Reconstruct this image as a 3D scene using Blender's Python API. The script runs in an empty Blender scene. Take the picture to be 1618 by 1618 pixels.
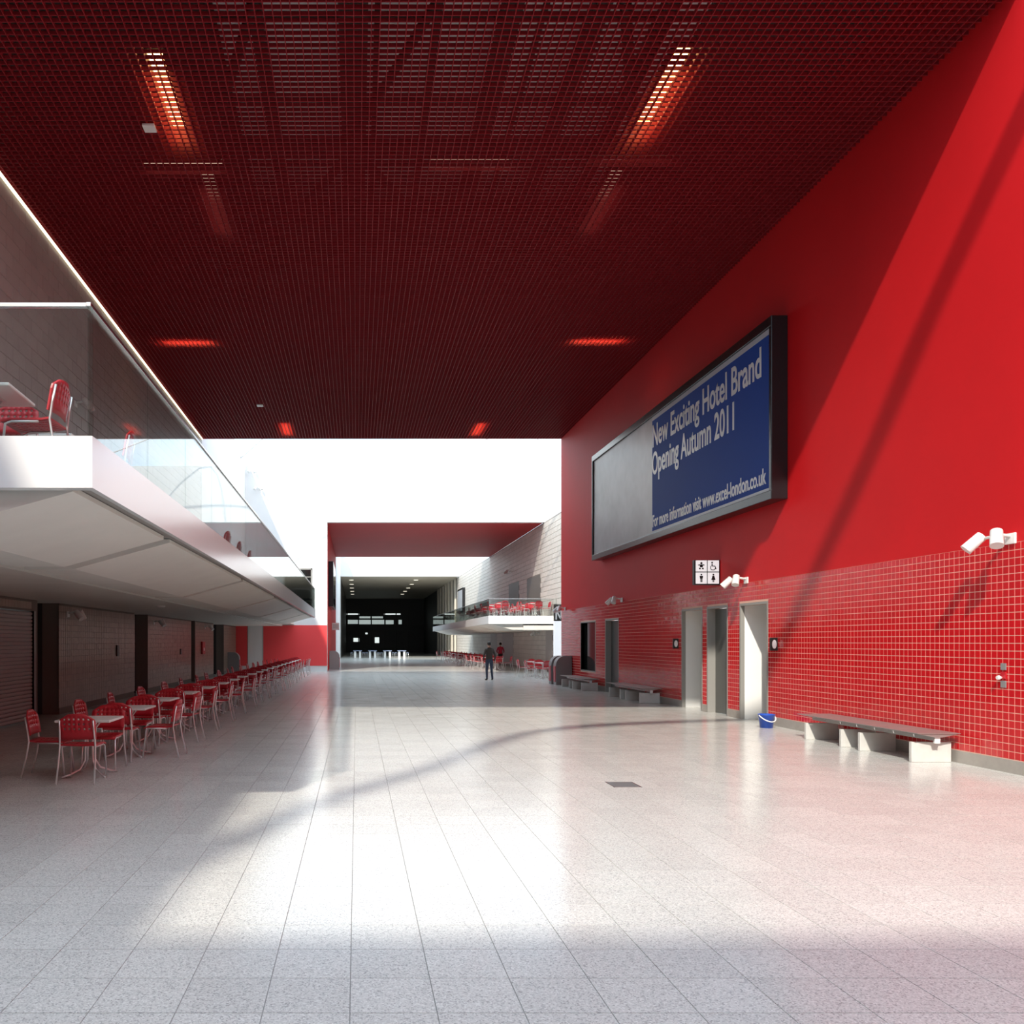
import bpy, bmesh, math, random
from mathutils import Vector, Matrix
random.seed(7)
S = bpy.context.scene
COL = S.collection

# ------------------------------------------------------------------ camera
F, VX, VY, H = 1335.0, 563.5, 1014.0, 1.70          # focal length (px), vanishing point (px), eye height (m)
cam = bpy.data.cameras.new('camera')
cam.sensor_width = 36.0
cam.lens = F / 1618 * 36
cam.shift_x = (809 - VX) / 1618
cam.shift_y = (VY - 809) / 1618
cam.clip_end = 500
co = bpy.data.objects.new('camera', cam)
co.location = (0, 0, H)
co.rotation_euler = (math.pi / 2, 0, 0)
COL.objects.link(co)
S.camera = co

# ------------------------------------------------------------------ light
SUN = Vector((.44, 1.12, -1.0)).normalized()
w = bpy.data.worlds.new('sky')
S.world = w
w.use_nodes = True
nt = w.node_tree
nt.nodes.clear()
out = nt.nodes.new('ShaderNodeOutputWorld')
bg = nt.nodes.new('ShaderNodeBackground')
tc = nt.nodes.new('ShaderNodeTexCoord')
no = nt.nodes.new('ShaderNodeTexNoise')
no.inputs['Scale'].default_value = 3.0
no.inputs['Detail'].default_value = 5
rp = nt.nodes.new('ShaderNodeValToRGB')
rp.color_ramp.elements[0].position = .40
rp.color_ramp.elements[0].color = (.52, .76, 1.0, 1)
rp.color_ramp.elements[1].position = .60
rp.color_ramp.elements[1].color = (.96, 1.0, 1.0, 1)
nt.links.new(tc.outputs['Generated'], no.inputs['Vector'])
nt.links.new(no.outputs['Fac'], rp.inputs['Fac'])
nt.links.new(rp.outputs['Color'], bg.inputs['Color'])
bg.inputs['Strength'].default_value = 2.85
nt.links.new(bg.outputs[0], out.inputs[0])

sl = bpy.data.lights.new('sun', 'SUN')
sl.energy = 4.8
sl.angle = math.radians(1.2)
sl.color = (1.0, .925, .81)
so = bpy.data.objects.new('sun', sl)
so.rotation_euler = SUN.to_track_quat('-Z', 'Y').to_euler()
so.location = (-8, -20, 30)
COL.objects.link(so)

S.view_settings.view_transform = 'Standard'
S.view_settings.look = 'None'
S.view_settings.exposure = 0.0
S.view_settings.gamma = 1
S.view_settings.use_curve_mapping = False

# ------------------------------------------------------------------ materials
MATS = {}


def lin(c):
    return tuple(((v / 255) / 12.92 if v / 255 <= .04045 else ((v / 255 + .055) / 1.055) ** 2.4) for v in c)


def mat(name, rgb, rough=.5, metal=0., coat=0., spec=.5, noise=None, bump=None, island=0., emit=None, estr=1.):
    """noise=(scale, amount)  bump=(scale, strength)  island=random tone per piece"""
    m = bpy.data.materials.new(name)
    m.use_nodes = True
    t = m.node_tree
    b = t.nodes['Principled BSDF']
    c = (*rgb, 1)
    b.inputs['Base Color'].default_value = c
    b.inputs['Roughness'].default_value = rough
    b.inputs['Metallic'].default_value = metal
    b.inputs['Coat Weight'].default_value = coat
    b.inputs['Coat Roughness'].default_value = .04
    b.inputs['Specular IOR Level'].default_value = spec
    if emit:
        b.inputs['Emission Color'].default_value = (*emit, 1)
        b.inputs['Emission Strength'].default_value = estr
    geo = t.nodes.new('ShaderNodeNewGeometry')
    last = None
    val = None
    if noise:
        n = t.nodes.new('ShaderNodeTexNoise')
        n.inputs['Scale'].default_value = noise[0]
        n.inputs['Detail'].default_value = 4
        n.inputs['Roughness'].default_value = .65
        t.links.new(geo.outputs['Position'], n.inputs['Vector'])
        mr = t.nodes.new('ShaderNodeMapRange')
        mr.inputs['From Min'].default_value = .3
        mr.inputs['From Max'].default_value = .7
        mr.inputs['To Min'].default_value = 1 - noise[1]
        mr.inputs['To Max'].default_value = 1 + noise[1]
        t.links.new(n.outputs['Fac'], mr.inputs['Value'])
        val = mr.outputs['Result']
    if island:
        oi = t.nodes.new('ShaderNodeObjectInfo')
        ad = t.nodes.new('ShaderNodeMath'); ad.operation = 'ADD'
        fr = t.nodes.new('ShaderNodeMath'); fr.operation = 'FRACT'
        t.links.new(oi.outputs['Random'], ad.inputs[0])
        t.links.new(geo.outputs['Random Per Island'], ad.inputs[1])
        t.links.new(ad.outputs[0], fr.inputs[0])
        m2 = t.nodes.new('ShaderNodeMapRange')
        m2.inputs['To Min'].default_value = 1 - island
        m2.inputs['To Max'].default_value = 1 + island
        t.links.new(fr.outputs[0], m2.inputs['Value'])
        if val is None:
            val = m2.outputs['Result']
        else:
            mu = t.nodes.new('ShaderNodeMath'); mu.operation = 'MULTIPLY'
            t.links.new(val, mu.inputs[0]); t.links.new(m2.outputs['Result'], mu.inputs[1])
            val = mu.outputs[0]
    if val is not None:
        vm = t.nodes.new('ShaderNodeVectorMath'); vm.operation = 'SCALE'
        vm.inputs[0].default_value = rgb
        t.links.new(val, vm.inputs['Scale'])
        t.links.new(vm.outputs[0], b.inputs['Base Color'])
    if bump:
        n = t.nodes.new('ShaderNodeTexNoise')
        n.inputs['Scale'].default_value = bump[0]
        n.inputs['Detail'].default_value = 3
        t.links.new(geo.outputs['Position'], n.inputs['Vector'])
        bp = t.nodes.new('ShaderNodeBump')
        bp.inputs['Strength'].default_value = bump[1]
        bp.inputs['Distance'].default_value = .02
        t.links.new(n.outputs['Fac'], bp.inputs['Height'])
        t.links.new(bp.outputs[0], b.inputs['Normal'])
    MATS[name] = m
    return m


def glassmat(name, tint, ior=1.5, rough=0.):
    m = bpy.data.materials.new(name)
    m.use_nodes = True
    t = m.node_tree
    t.nodes.clear()
    o = t.nodes.new('ShaderNodeOutputMaterial')
    mx = t.nodes.new('ShaderNodeMixShader')
    tr = t.nodes.new('ShaderNodeBsdfTransparent')
    gl = t.nodes.new('ShaderNodeBsdfGlossy')
    fr = t.nodes.new('ShaderNodeFresnel')
    tr.inputs['Color'].default_value = (*tint, 1)
    gl.inputs['Roughness'].default_value = rough
    fr.inputs['IOR'].default_value = ior
    ge = t.nodes.new('ShaderNodeNewGeometry')                  # same reflectance on both faces of the thin pane
    mr = t.nodes.new('ShaderNodeMapRange')
    mr.inputs['To Min'].default_value = ior
    mr.inputs['To Max'].default_value = 1 / ior
    t.links.new(ge.outputs['Backfacing'], mr.inputs['Value'])
    t.links.new(mr.outputs[0], fr.inputs['IOR'])
    t.links.new(fr.outputs[0], mx.inputs[0])
    t.links.new(tr.outputs[0], mx.inputs[1])
    t.links.new(gl.outputs[0], mx.inputs[2])
    t.links.new(mx.outputs[0], o.inputs[0])
    MATS[name] = m
    return m


def floormat(name):
    m = bpy.data.materials.new(name)
    m.use_nodes = True
    t = m.node_tree
    b = t.nodes['Principled BSDF']
    geo = t.nodes.new('ShaderNodeNewGeometry')
    v1 = t.nodes.new('ShaderNodeTexVoronoi')
    v1.inputs['Scale'].default_value = 130
    t.links.new(geo.outputs['Position'], v1.inputs['Vector'])
    bw = t.nodes.new('ShaderNodeSeparateColor')
    t.links.new(v1.outputs['Color'], bw.inputs[0])
    r = t.nodes.new('ShaderNodeValToRGB')
    e = r.color_ramp.elements
    e[0].position = 0.0; e[0].color = (.35, .35, .335, 1)
    e[1].position = 1.0; e[1].color = (.70, .70, .665, 1)
    x = e.new(.12); x.color = (.43, .43, .415, 1)
    x = e.new(.3); x.color = (.55, .55, .52, 1)
    x = e.new(.75); x.color = (.60, .60, .565, 1)
    t.links.new(bw.outputs[0], r.inputs[0])
    oi = t.nodes.new('ShaderNodeObjectInfo')
    ad = t.nodes.new('ShaderNodeMath'); ad.operation = 'ADD'
    fr = t.nodes.new('ShaderNodeMath'); fr.operation = 'FRACT'
    t.links.new(oi.outputs['Random'], ad.inputs[0])
    t.links.new(geo.outputs['Random Per Island'], ad.inputs[1])
    t.links.new(ad.outputs[0], fr.inputs[0])
    mr = t.nodes.new('ShaderNodeMapRange')
    mr.inputs['To Min'].default_value = .95
    mr.inputs['To Max'].default_value = 1.04
    t.links.new(fr.outputs[0], mr.inputs['Value'])
    vm = t.nodes.new('ShaderNodeVectorMath'); vm.operation = 'SCALE'
    t.links.new(r.outputs[0], vm.inputs[0])
    t.links.new(mr.outputs[0], vm.inputs['Scale'])
    t.links.new(vm.outputs[0], b.inputs['Base Color'])
    b.inputs['Roughness'].default_value = .16
    b.inputs['Specular IOR Level'].default_value = .38
    n = t.nodes.new('ShaderNodeTexNoise')
    n.inputs['Scale'].default_value = 1.7
    t.links.new(geo.outputs['Position'], n.inputs['Vector'])
    mr2 = t.nodes.new('ShaderNodeMapRange')
    mr2.inputs['To Min'].default_value = .13
    mr2.inputs['To Max'].default_value = .22
    t.links.new(n.outputs['Fac'], mr2.inputs['Value'])
    t.links.new(mr2.outputs[0], b.inputs['Roughness'])
    MATS[name] = m
    return m


floormat('terrazzo')
mat('floor_joint', (.26, .25, .24), .8)
mat('red_paint', (.57, .009, .013), .6, spec=.22, noise=(.6, .04))
mat('red_tile', (.55, .011, .016), .12, island=.05, spec=.6)
mat('tile_grout', (.80, .50, .40), .8)
mat('red_blade', (.26, .017, .024), .55, spec=.2)
mat('red_panel', (.42, .014, .018), .55, noise=(.5, .05))
mat('red_wall_panel', (.84, .07, .075), .4)
mat('void_dark', (.045, .035, .037), .8)
mat('duct_dark', (.03, .026, .027), .7)
mat('white_wall', (.76, .76, .76), .6, noise=(.8, .02))
mat('lobby_white', (.86, .86, .84), .6)
mat('white_metal', (.80, .80, .79), .18, spec=.6)
mat('white_plastic', (.80, .80, .78), .35)
mat('soffit', (.74, .71, .65), .55, noise=(1.5, .03))
mat('soffit_gap', (.30, .27, .25), .7)
mat('cream_block', (.60, .56, .51), .55, island=.05, noise=(2., .04))
mat('cream_joint', (.34, .31, .28), .8)
mat('brown_tile', (.29, .205, .155), .30, island=.10, spec=.35)
mat('brown_joint', (.17, .14, .12), .8)
mat('brown_block', (.44, .395, .37), .5, island=.05, noise=(2., .04))
mat('shutter_grey', (.40, .36, .34), .5)
mat('opening_dark', (.13, .115, .10), .5)
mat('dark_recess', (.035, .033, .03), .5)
mat('grey_frame', (.30, .29, .27), .35)
mat('grey_door', (.10, .105, .10), .35)
mat('dark_glass', (.012, .014, .014), .04)
mat('baseboard', (.36, .33, .30), .5, noise=(6, .08))
mat('concrete', (.60, .59, .56), .6, noise=(8, .05))
mat('bench_steel', (.40, .38, .37), .32, metal=.6)
mat('steel', (.72, .72, .72), .25, metal=1.)
mat('chair_leg', (.78, .78, .78), .28, metal=.75)
mat('chair_red', (.46, .010, .022), .35)
mat('table_white', (.78, .77, .74), .35)
mat('black_frame', (.012, .012, .014), .25)
mat('poster_blue', (.013, .058, .32), .6, spec=.15)
mat('poster_grey', (.42, .43, .45), .35, spec=.35, noise=(.35, .25))
mat('poster_white', (.72, .73, .76), .35)
mat('poster_pale', (.46, .49, .55), .35)
mat('sign_black', (.02, .018, .018), .4)
mat('sign_white', (.82, .82, .82), .4)
mat('sign_added_glow', (.82, .82, .82), .4, emit=(1, 1, 1), estr=.55)  # emission added so the shaded symbol tiles come out white
mat('blue_plastic', (.02, .09, .50), .3)
mat('bin_grey', (.24, .23, .23), .4)
mat('bin_red', (.40, .02, .035), .35)
mat('hatch', (.22, .22, .22), .45, metal=.5)
mat('skin', (.50, .30, .22), .5)
mat('hair_dark', (.03, .022, .018), .6)
mat('jacket_brown', (.060, .050, .042), .8)
mat('jeans', (.045, .06, .10), .8)
mat('top_pink', (.45, .012, .045), .7)
mat('trousers_black', (.02, .02, .022), .8)
mat('shoe_dark', (.02, .018, .016), .5)
mat('tan_ceiling', (.60, .55, .46), .5)
mat('dark_cladding', (.05, .048, .045), .5)
mat('stool_blue', (.22, .27, .40), .4)
mat('green_sign', (.02, .25, .08), .5, emit=(.3, 1, .5), estr=.6)
mat('lamp_warm', (.9, .8, .6), .5, emit=(1, .62, .22), estr=12)
mat('lamp_red', (.9, .6, .5), .5, emit=(1, .45, .20), estr=26)
mat('lamp_dim', (.9, .8, .7), .5, emit=(1, .75, .55), estr=1.2)
mat('led_strip', (.9, .9, .8), .5, emit=(1, .90, .66), estr=1.6)
mat('downlight', (.9, .9, .8), .5, emit=(1, .93, .75), estr=1.0)
mat('lit_window', (.7, .8, .8), .3, emit=(.75, .88, .85), estr=.45)
mat('lit_window_bright', (.8, .8, .8), .3, emit=(.9, 1, .97), estr=.9)
mat('totem_white', (.85, .87, .9), .4, emit=(.9, .95, 1), estr=.5)
mat('fire_red', (.50, .01, .02), .4)
mat('screen_dark', (.03, .03, .035), .1)
glassmat('glass', (.91, .95, .935), 1.5)

# rooflight: opal sheet that lets a little daylight through
m = bpy.data.materials.new('opal_rooflight')
m.use_nodes = True
t = m.node_tree
t.nodes.clear()
o_ = t.nodes.new('ShaderNodeOutputMaterial')
a_ = t.nodes.new('ShaderNodeBsdfTranslucent')
a_.inputs['Color'].default_value = (.085, .08, .08, 1)
b_ = t.nodes.new('ShaderNodeBsdfDiffuse')
b_.inputs['Color'].default_value = (.5, .5, .5, 1)
x_ = t.nodes.new('ShaderNodeAddShader')
t.links.new(a_.outputs[0], x_.inputs[0]); t.links.new(b_.outputs[0], x_.inputs[1])
t.links.new(x_.outputs[0], o_.inputs[0])
MATS['opal_rooflight'] = m

# ------------------------------------------------------------------ helpers


def obj(name, me, m=None, parent=None):
    o = bpy.data.objects.new(name, me)
    COL.objects.link(o)
    if parent:
        o.parent = parent
    if m and not me.materials:
        me.materials.append(MATS[m])
    return o


def tag(o, label=None, cat=None, group=None, kind=None):
    if label: o['label'] = label
    if cat: o['category'] = cat
    if group: o['group'] = group
    if kind: o['kind'] = kind
    return o


def empty(name, loc, rz=0, label=None, cat=None, group=None):
    o = bpy.data.objects.new(name, None)
    o.empty_display_size = .1
    COL.objects.link(o)
    o.location = loc
    o.rotation_euler = (0, 0, rz)
    return tag(o, label, cat, group)


class MB:
    def __init__(s):
        s.v = []; s.f = []; s.sm = []

    def add(s, vs, fs, smooth=False):
        n = len(s.v)
        s.v += [tuple(p) for p in vs]
        s.f += [tuple(n + i for i in f) for f in fs]
        s.sm += [smooth] * len(fs)
        return s

    def box(s, x0, x1, y0, y1, z0, z1, M=None):
        vs = [(x, y, z) for x in (x0, x1) for y in (y0, y1) for z in (z0, z1)]
        if M is not None:
            vs = [M @ Vector(p) for p in vs]
        return s.add(vs, [(0, 1, 3, 2), (4, 6, 7, 5), (0, 4, 5, 1), (2, 3, 7, 6), (0, 2, 6, 4), (1, 5, 7, 3)])

    def bbox(s, x0, x1, y0, y1, z0, z1, b=.01):
        """box with chamfered edges"""
        bm = bmesh.new()
        bmesh.ops.create_cube(bm, size=1)
        for q in bm.verts:
            q.co = Vector(((x0 + x1) / 2 + q.co.x * (x1 - x0), (y0 + y1) / 2 + q.co.y * (y1 - y0), (z0 + z1) / 2 + q.co.z * (z1 - z0)))
        bmesh.ops.bevel(bm, geom=bm.edges[:], offset=b, segments=2, affect='EDGES', profile=.5)
        bm.verts.index_update()
        s.add([q.co[:] for q in bm.verts], [[q.index for q in f.verts] for f in bm.faces])
        bm.free()
        return s

    def tube(s, pts, r, n=8, cap=True):
        pts = [Vector(p) for p in pts]
        rs = r if isinstance(r, (list, tuple)) else [r] * len(pts)
        rings = []
        up = None
        for i, p in enumerate(pts):
            d = (pts[min(i + 1, len(pts) - 1)] - pts[max(i - 1, 0)]).normalized()
            if up is None:
                up = Vector((0, 0, 1)) if abs(d.z) < .9 else Vector((1, 0, 0))
            a = d.cross(up).normalized()
            b = a.cross(d).normalized()
            up = b
            rings.append([p + (a * math.cos(2 * math.pi * k / n) + b * math.sin(2 * math.pi * k / n)) * rs[i] for k in range(n)])
        vs = [q for R in rings for q in R]
        fs = []
        for i in range(len(pts) - 1):
            for k in range(n):
                fs.append((i * n + k, i * n + (k + 1) % n, (i + 1) * n + (k + 1) % n, (i + 1) * n + k))
        s.add(vs, fs, True)
        if cap:
            m = len(s.v) - len(vs)
            s.f += [tuple(m + k for k in range(n))[::-1], tuple(m + (len(pts) - 1) * n + k for k in range(n))]
            s.sm += [False, False]
        return s

    def prism(s, poly, axis, a, b):
        """poly in the two other axes, extruded along axis from a to b"""
        def P(q, h):
            return {'x': (h, q[0], q[1]), 'y': (q[0], h, q[1]), 'z': (q[0], q[1], h)}[axis]
        n = len(poly)
        vs = [P(q, a) for q in poly] + [P(q, b) for q in poly]
        fs = [tuple(range(n))[::-1], tuple(range(n, 2 * n))] + [(i, (i + 1) % n, n + (i + 1) % n, n + i) for i in range(n)]
        return s.add(vs, fs)

    def lathe(s, prof, n=24, c=(0, 0, 0), M=None):
        vs = []
        for r, z in prof:
            for k in range(n):
                p = Vector((c[0] + r * math.cos(2 * math.pi * k / n), c[1] + r * math.sin(2 * math.pi * k / n), c[2] + z))
                vs.append(M @ p if M is not None else p)
        fs = []
        for i in range(len(prof) - 1):
            for k in range(n):
                fs.append((i * n + k, i * n + (k + 1) % n, (i + 1) * n + (k + 1) % n, (i + 1) * n + k))
        s.add(vs, fs, True)
        return s

    def mesh(s, name, m=None):
        me = bpy.data.meshes.new(name)
        me.from_pydata(s.v, [], s.f)
        me.polygons.foreach_set('use_smooth', s.sm)
        bm = bmesh.new(); bm.from_mesh(me)
        if len(bm.faces) < 4000:
            bmesh.ops.recalc_face_normals(bm, faces=bm.faces)
        bm.to_mesh(me); bm.free()
        if m:
            me.materials.append(MATS[m])
        return me

    def build(s, name, m, parent=None):
        return obj(name, s.mesh(name, m), None, parent)


def box(name, x0, x1, y0, y1, z0, z1, m, parent=None):
    return MB().box(x0, x1, y0, y1, z0, z1).build(name, m, parent)


def struct(o, label=None):
    o['kind'] = 'structure'
    if label: o['label'] = label
    return o


def copy_tree(o, parent=None):
    c = o.copy()
    COL.objects.link(c)
    c.parent = parent
    for ch in KIDS.get(o.name, []):
        copy_tree(ch, c)
    return c


KIDS = {}


def register(root):
    """remember the children of a prototype so copies need no search"""
    KIDS[root.name] = [c for c in root.children]
    for c in root.children:
        register(c)


def proj(p):
    return VX + F * p[0] / p[1], VY - F * (p[2] - H) / p[1]


ORD = ['first', 'second', 'third', 'fourth', 'fifth', 'sixth', 'seventh', 'eighth', 'ninth', 'tenth', 'eleventh', 'twelfth',
       'thirteenth', 'fourteenth', 'fifteenth', 'sixteenth', 'seventeenth', 'eighteenth', 'nineteenth', 'twentieth', 'twenty-first', 'twenty-second']


def tiles(parent, name, O, U, V, u0, u1, v0, v1, su, sv, gap, dep, mt, npart, holes=(), cham=.004, tilt=0., shift=0., restname=None):
    """a field of real tiles on the plane O + u*U + v*V; the npart that show largest are objects, the rest one mesh"""
    O, U, V = Vector(O), Vector(U), Vector(V)
    N = U.cross(V)
    cells = []
    nu, nv = int(round((u1 - u0) / su)), int(round((v1 - v0) / sv))
    for j in range(nv):
        off = shift * su * (j % 2)
        for i in range(-1 if off else 0, nu):
            a, b = u0 + i * su + off, u0 + (i + 1) * su + off
            a, b = max(a, u0), min(b, u1)
            c, d = v0 + j * sv, min(v0 + (j + 1) * sv, v1)
            if b - a < .25 * su:
                continue
            um, vm = (a + b) / 2, (c + d) / 2
            skip = False
            for h in holes:
                if h[0] < um < h[1] and h[2] < vm < h[3]:
                    skip = True
                    break
            if skip:
                continue
            p = O + U * um + V * vm
            px = 0
            if p.y > .5:
                q = proj(p)
                if -5 < q[0] < 1623 and -5 < q[1] < 1623:
                    px = 1 / p.y ** 2
                    if abs(N.z) > .5: px /= p.y
                    if abs(b - a - su) > 1e-4: px = 0
            cells.append((px, um, vm, b - a, d - c))
    order = sorted(range(len(cells)), key=lambda k: -cells[k][0])
    chosen = set(k for k in order[:npart] if cells[k][0] > 0)

    def quad(wu, wv):
        x, y = (wu - gap) / 2, (wv - gap) / 2
        return [(-x, -y, 0), (x, -y, 0), (x, y, 0), (-x, y, 0),
                (-x + cham, -y + cham, dep), (x - cham, -y + cham, dep), (x - cham, y - cham, dep), (-x + cham, y - cham, dep)]
    fs = [(4, 5, 6, 7), (0, 1, 5, 4), (1, 2, 6, 5), (2, 3, 7, 6), (3, 0, 4, 7)]
    tm = MB().add(quad(su, sv), fs + [(3, 2, 1, 0)]).mesh(name, mt)
    rest = MB()
    R = Matrix((U, V, N)).transposed()
    for k, (px, um, vm, a, b) in enumerate(cells):
        rot = R @ Matrix.Rotation(random.gauss(0, tilt), 3, 'X') @ Matrix.Rotation(random.gauss(0, tilt), 3, 'Y') if tilt else R
        p = O + U * um + V * vm
        if k in chosen and abs(b - sv) < 1e-4:
            o = bpy.data.objects.new(name, tm)
            COL.objects.link(o)
            o.parent = parent
            M = rot.to_4x4(); M.translation = p
            o.matrix_basis = M
        else:
            rest.add([p + rot @ Vector(q) for q in quad(a, b)], fs)
    if rest.f:
        o = rest.build(restname or name + '_field', mt, parent)
        o['kind'] = 'stuff'


def text_mesh(body, size, bold=0., ext=.004, align='LEFT'):
    c = bpy.data.curves.new('lettering', 'FONT')
    c.body = body
    c.size = size
    c.extrude = ext
    c.offset = bold
    c.align_x = align
    o = bpy.data.objects.new('lettering', c)
    COL.objects.link(o)
    bpy.context.view_layer.update()
    dg = bpy.context.evaluated_depsgraph_get()
    me = bpy.data.meshes.new_from_object(o.evaluated_get(dg))
    bpy.data.objects.remove(o)
    bpy.data.curves.remove(c)
    return me


# ------------------------------------------------------------------ measures of the place
XR, XL, XLU = 8.45, -6.95, -6.40        # right wall, left ground-floor wall, left upper wall
ZC, ZR = 10.08, 11.8                    # grille ceiling, top of the walls
Y0, Y1, Y2, Y3, Y4, Y5 = 10.7, 34.9, 48.6, 68.5, 89.0, 135.0
XP, XQ = -1.69, 10.79                   # walls of the far passage
ZF = 8.58                               # ceiling of the far passage
YB = -8.3                               # front of the bay behind the camera

# ------------------------------------------------------------------ floor
fl = struct(box('floor', -8, 13, -30, Y5 + 2, -.3, -.004, 'floor_joint'), 'pale speckled terrazzo floor laid in square tiles')
tiles(fl, 'floor_tile', (0, 0, -.004), (1, 0, 0), (0, 1, 0), -.031 - .4 * 17, -.031 + .4 * 27, .27 - .4 * 20, .27 + .4 * 126, .4, .4, .0038, .004, 'terrazzo', 300, cham=.0008)
b = MB()
b.box(-.031 + .4 * 27, 13, -7.73, Y5 + 2, -.0035, -.0005)
b.box(-8, -.031 - .4 * 17, -7.73, Y5 + 2, -.0035, -.0005)
b.box(-.031 - .4 * 17, -.031 + .4 * 27, .27 + .4 * 126, Y5 + 2, -.0035, -.0005)
b.box(-8, 13, -30, -7.73, -.0035, -.0005)
o = b.build('floor_far', 'terrazzo', fl)

# ------------------------------------------------------------------ right wall with doorways
DOORS = [(17.39, 18.6), (19.27, 20.34), (20.68, 21.93)]       # lobby, grey door, lobby   (along the wall)
DZ = 2.5
GD = (27.28, 28.67); GZ = 2.42                                     # grey door further on
WN = (29.93, 31.82); WZ = (.66, 2.40)                              # dark window
ZT = 2.98                                                         # top of the tile dado
b = MB()
b.box(XR, XR + .3, -30, Y1, ZT, ZR)
edges = [-30, DOORS[0][0], DOORS[0][1], DOORS[1][0], DOORS[1][1], DOORS[2][0], DOORS[2][1], GD[0], GD[1], Y1]
for i in range(0, len(edges), 2):
    a, c = edges[i], edges[i + 1]
    if a == GD[1]:
        b.box(XR + .003, XR + .3, a, WN[0], 0, ZT)
        b.box(XR + .003, XR + .3, WN[1], c, 0, ZT)
        b.box(XR + .003, XR + .3, WN[0], WN[1], 0, WZ[0])
        b.box(XR + .003, XR + .3, WN[0], WN[1], WZ[1], ZT)
    else:
        b.box(XR + .003, XR + .3, a, c, 0, ZT)
for d in DOORS:
    b.box(XR + .003, XR + .3, d[0], d[1], DZ, ZT)
b.box(XR + .003, XR + .3, GD[0], GD[1], GZ, ZT)
me = b.mesh('wall_right', 'red_paint')
me.materials.append(MATS['tile_grout'])
for p in me.polygons:
    if max(me.vertices[i].co.z for i in p.vertices) <= ZT + .001:
        p.material_index = 1
wr = struct(obj('wall_right', me), 'tall red painted wall over a red tiled dado')
holes = [(d[0] - .05, d[1] + .05, 0, DZ + .05) for d in DOORS] + [(GD[0] - .05, GD[1] + .05, 0, GZ + .05), (WN[0] - .05, WN[1] + .05, WZ[0] - .05, WZ[1] + .05)]
# tiles run along +Y seen from the hall: U = -Y so that U x V = -X
H2 = [(-h[1], -h[0], h[2], h[3]) for h in holes]
tiles(wr, 'wall_tile', (XR + .003, 0, 0), (0, -1, 0), (0, 0, 1), -Y1 + .05, -4.0, .18, .18 + 28 * .1, .1, .1, .0095, .003, 'red_tile', 300, holes=H2, cham=.0012, tilt=.006)
box('return_wall', XR + .3, 13, Y1 - .3, Y1, 0, ZR, 'white_wall', wr)
b = MB()
seg = [4.0] + [v for d in DOORS for v in d] + list(GD) + [Y1]
for i in range(0, len(seg), 2):
    b.box(XR - .001, XR + .02, seg[i], seg[i + 1], 0, .172)
struct(b.build('baseboard_right', 'baseboard'), 'grey stone skirting under the red tiles')

# lobbies behind two doorways: white rooms
b = MB()
for a, c in (DOORS[0], DOORS[2]):
    b.box(XR + .08, XR + 2.6, c - .006, c + .12, 0, 2.75)      # far side, facing the camera
    b.box(XR + .3, XR + 2.6, a - .42, a - .32, 0, 2.75)
    b.box(XR + 2.5, XR + 2.6, a - .42, c + .12, 0, 2.75)
    b.box(XR + .3, XR + 2.6, a - .42, c + .12, 2.7, 2.8)
    b.box(XR + .28, XR + .32, a - .42, a - .05, 0, 2.75)
struct(b.build('wall_lobby', 'lobby_white'), 'white wall inside the washroom doorway')


def door_frame(n, a, c, z, lab):
    b = MB()
    for y in (a - .04, c - .012):
        b.box(XR - .006, XR + .085, y, y + .052, 0, z + .04)
    b.box(XR - .0055, XR + .084, a - .039, c + .039, z - .012, z + .039)
    return struct(b.build(n, 'grey_frame'), lab)


door_frame('door_1', *DOORS[0], DZ, 'open doorway to a white lobby nearest the blue bucket')
door_frame('door_3', *DOORS[2], DZ, 'open doorway to a white lobby under the square sign')
for n, (a, c), z, lab in (('door_2', DOORS[1], DZ, 'grey door between the two open white doorways'), ('door_4', GD, GZ, 'dark grey door beside the dark window')):
    d = door_frame(n, a, c, z, lab)
    box('door_leaf', XR + .18, XR + .23, a + .005, c - .02, .01, z - .02, 'grey_door', d)
    box('door_reveal', XR + .084, XR + .26, c - .010, c + .02, 0, z - .01, 'grey_frame', d)
    h = MB()
    h.bbox(XR + .15, XR + .182, a + .10, a + .16, .98, 1.16, .006)
    h.tube([(XR + .16, a + .13, 1.06), (XR + .10, a + .13, 1.06), (XR + .10, a + .27, 1.06)], .012)
    h.build('door_handle', 'steel', d)
b = MB()
for y in (WN[0] - .04, WN[1]):
    b.box(XR - .01, XR + .15, y, y + .04, WZ[0] - .04, WZ[1] + .04)
b.box(XR - .01, XR + .15, WN[0], WN[1], WZ[0] - .04, WZ[0])
b.box(XR - .01, XR + .15, WN[0], WN[1], WZ[1], WZ[1] + .04)
wd = struct(b.build('window_1', 'grey_frame'), 'dark recessed window in the red tiles')
box('window_pane', XR + .12, XR + .14, WN[0], WN[1], WZ[0], WZ[1], 'dark_glass', wd)
box('window_backing', XR + .28, XR + .3, WN[0], WN[1], WZ[0], WZ[1], 'void_dark', wd)

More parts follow.
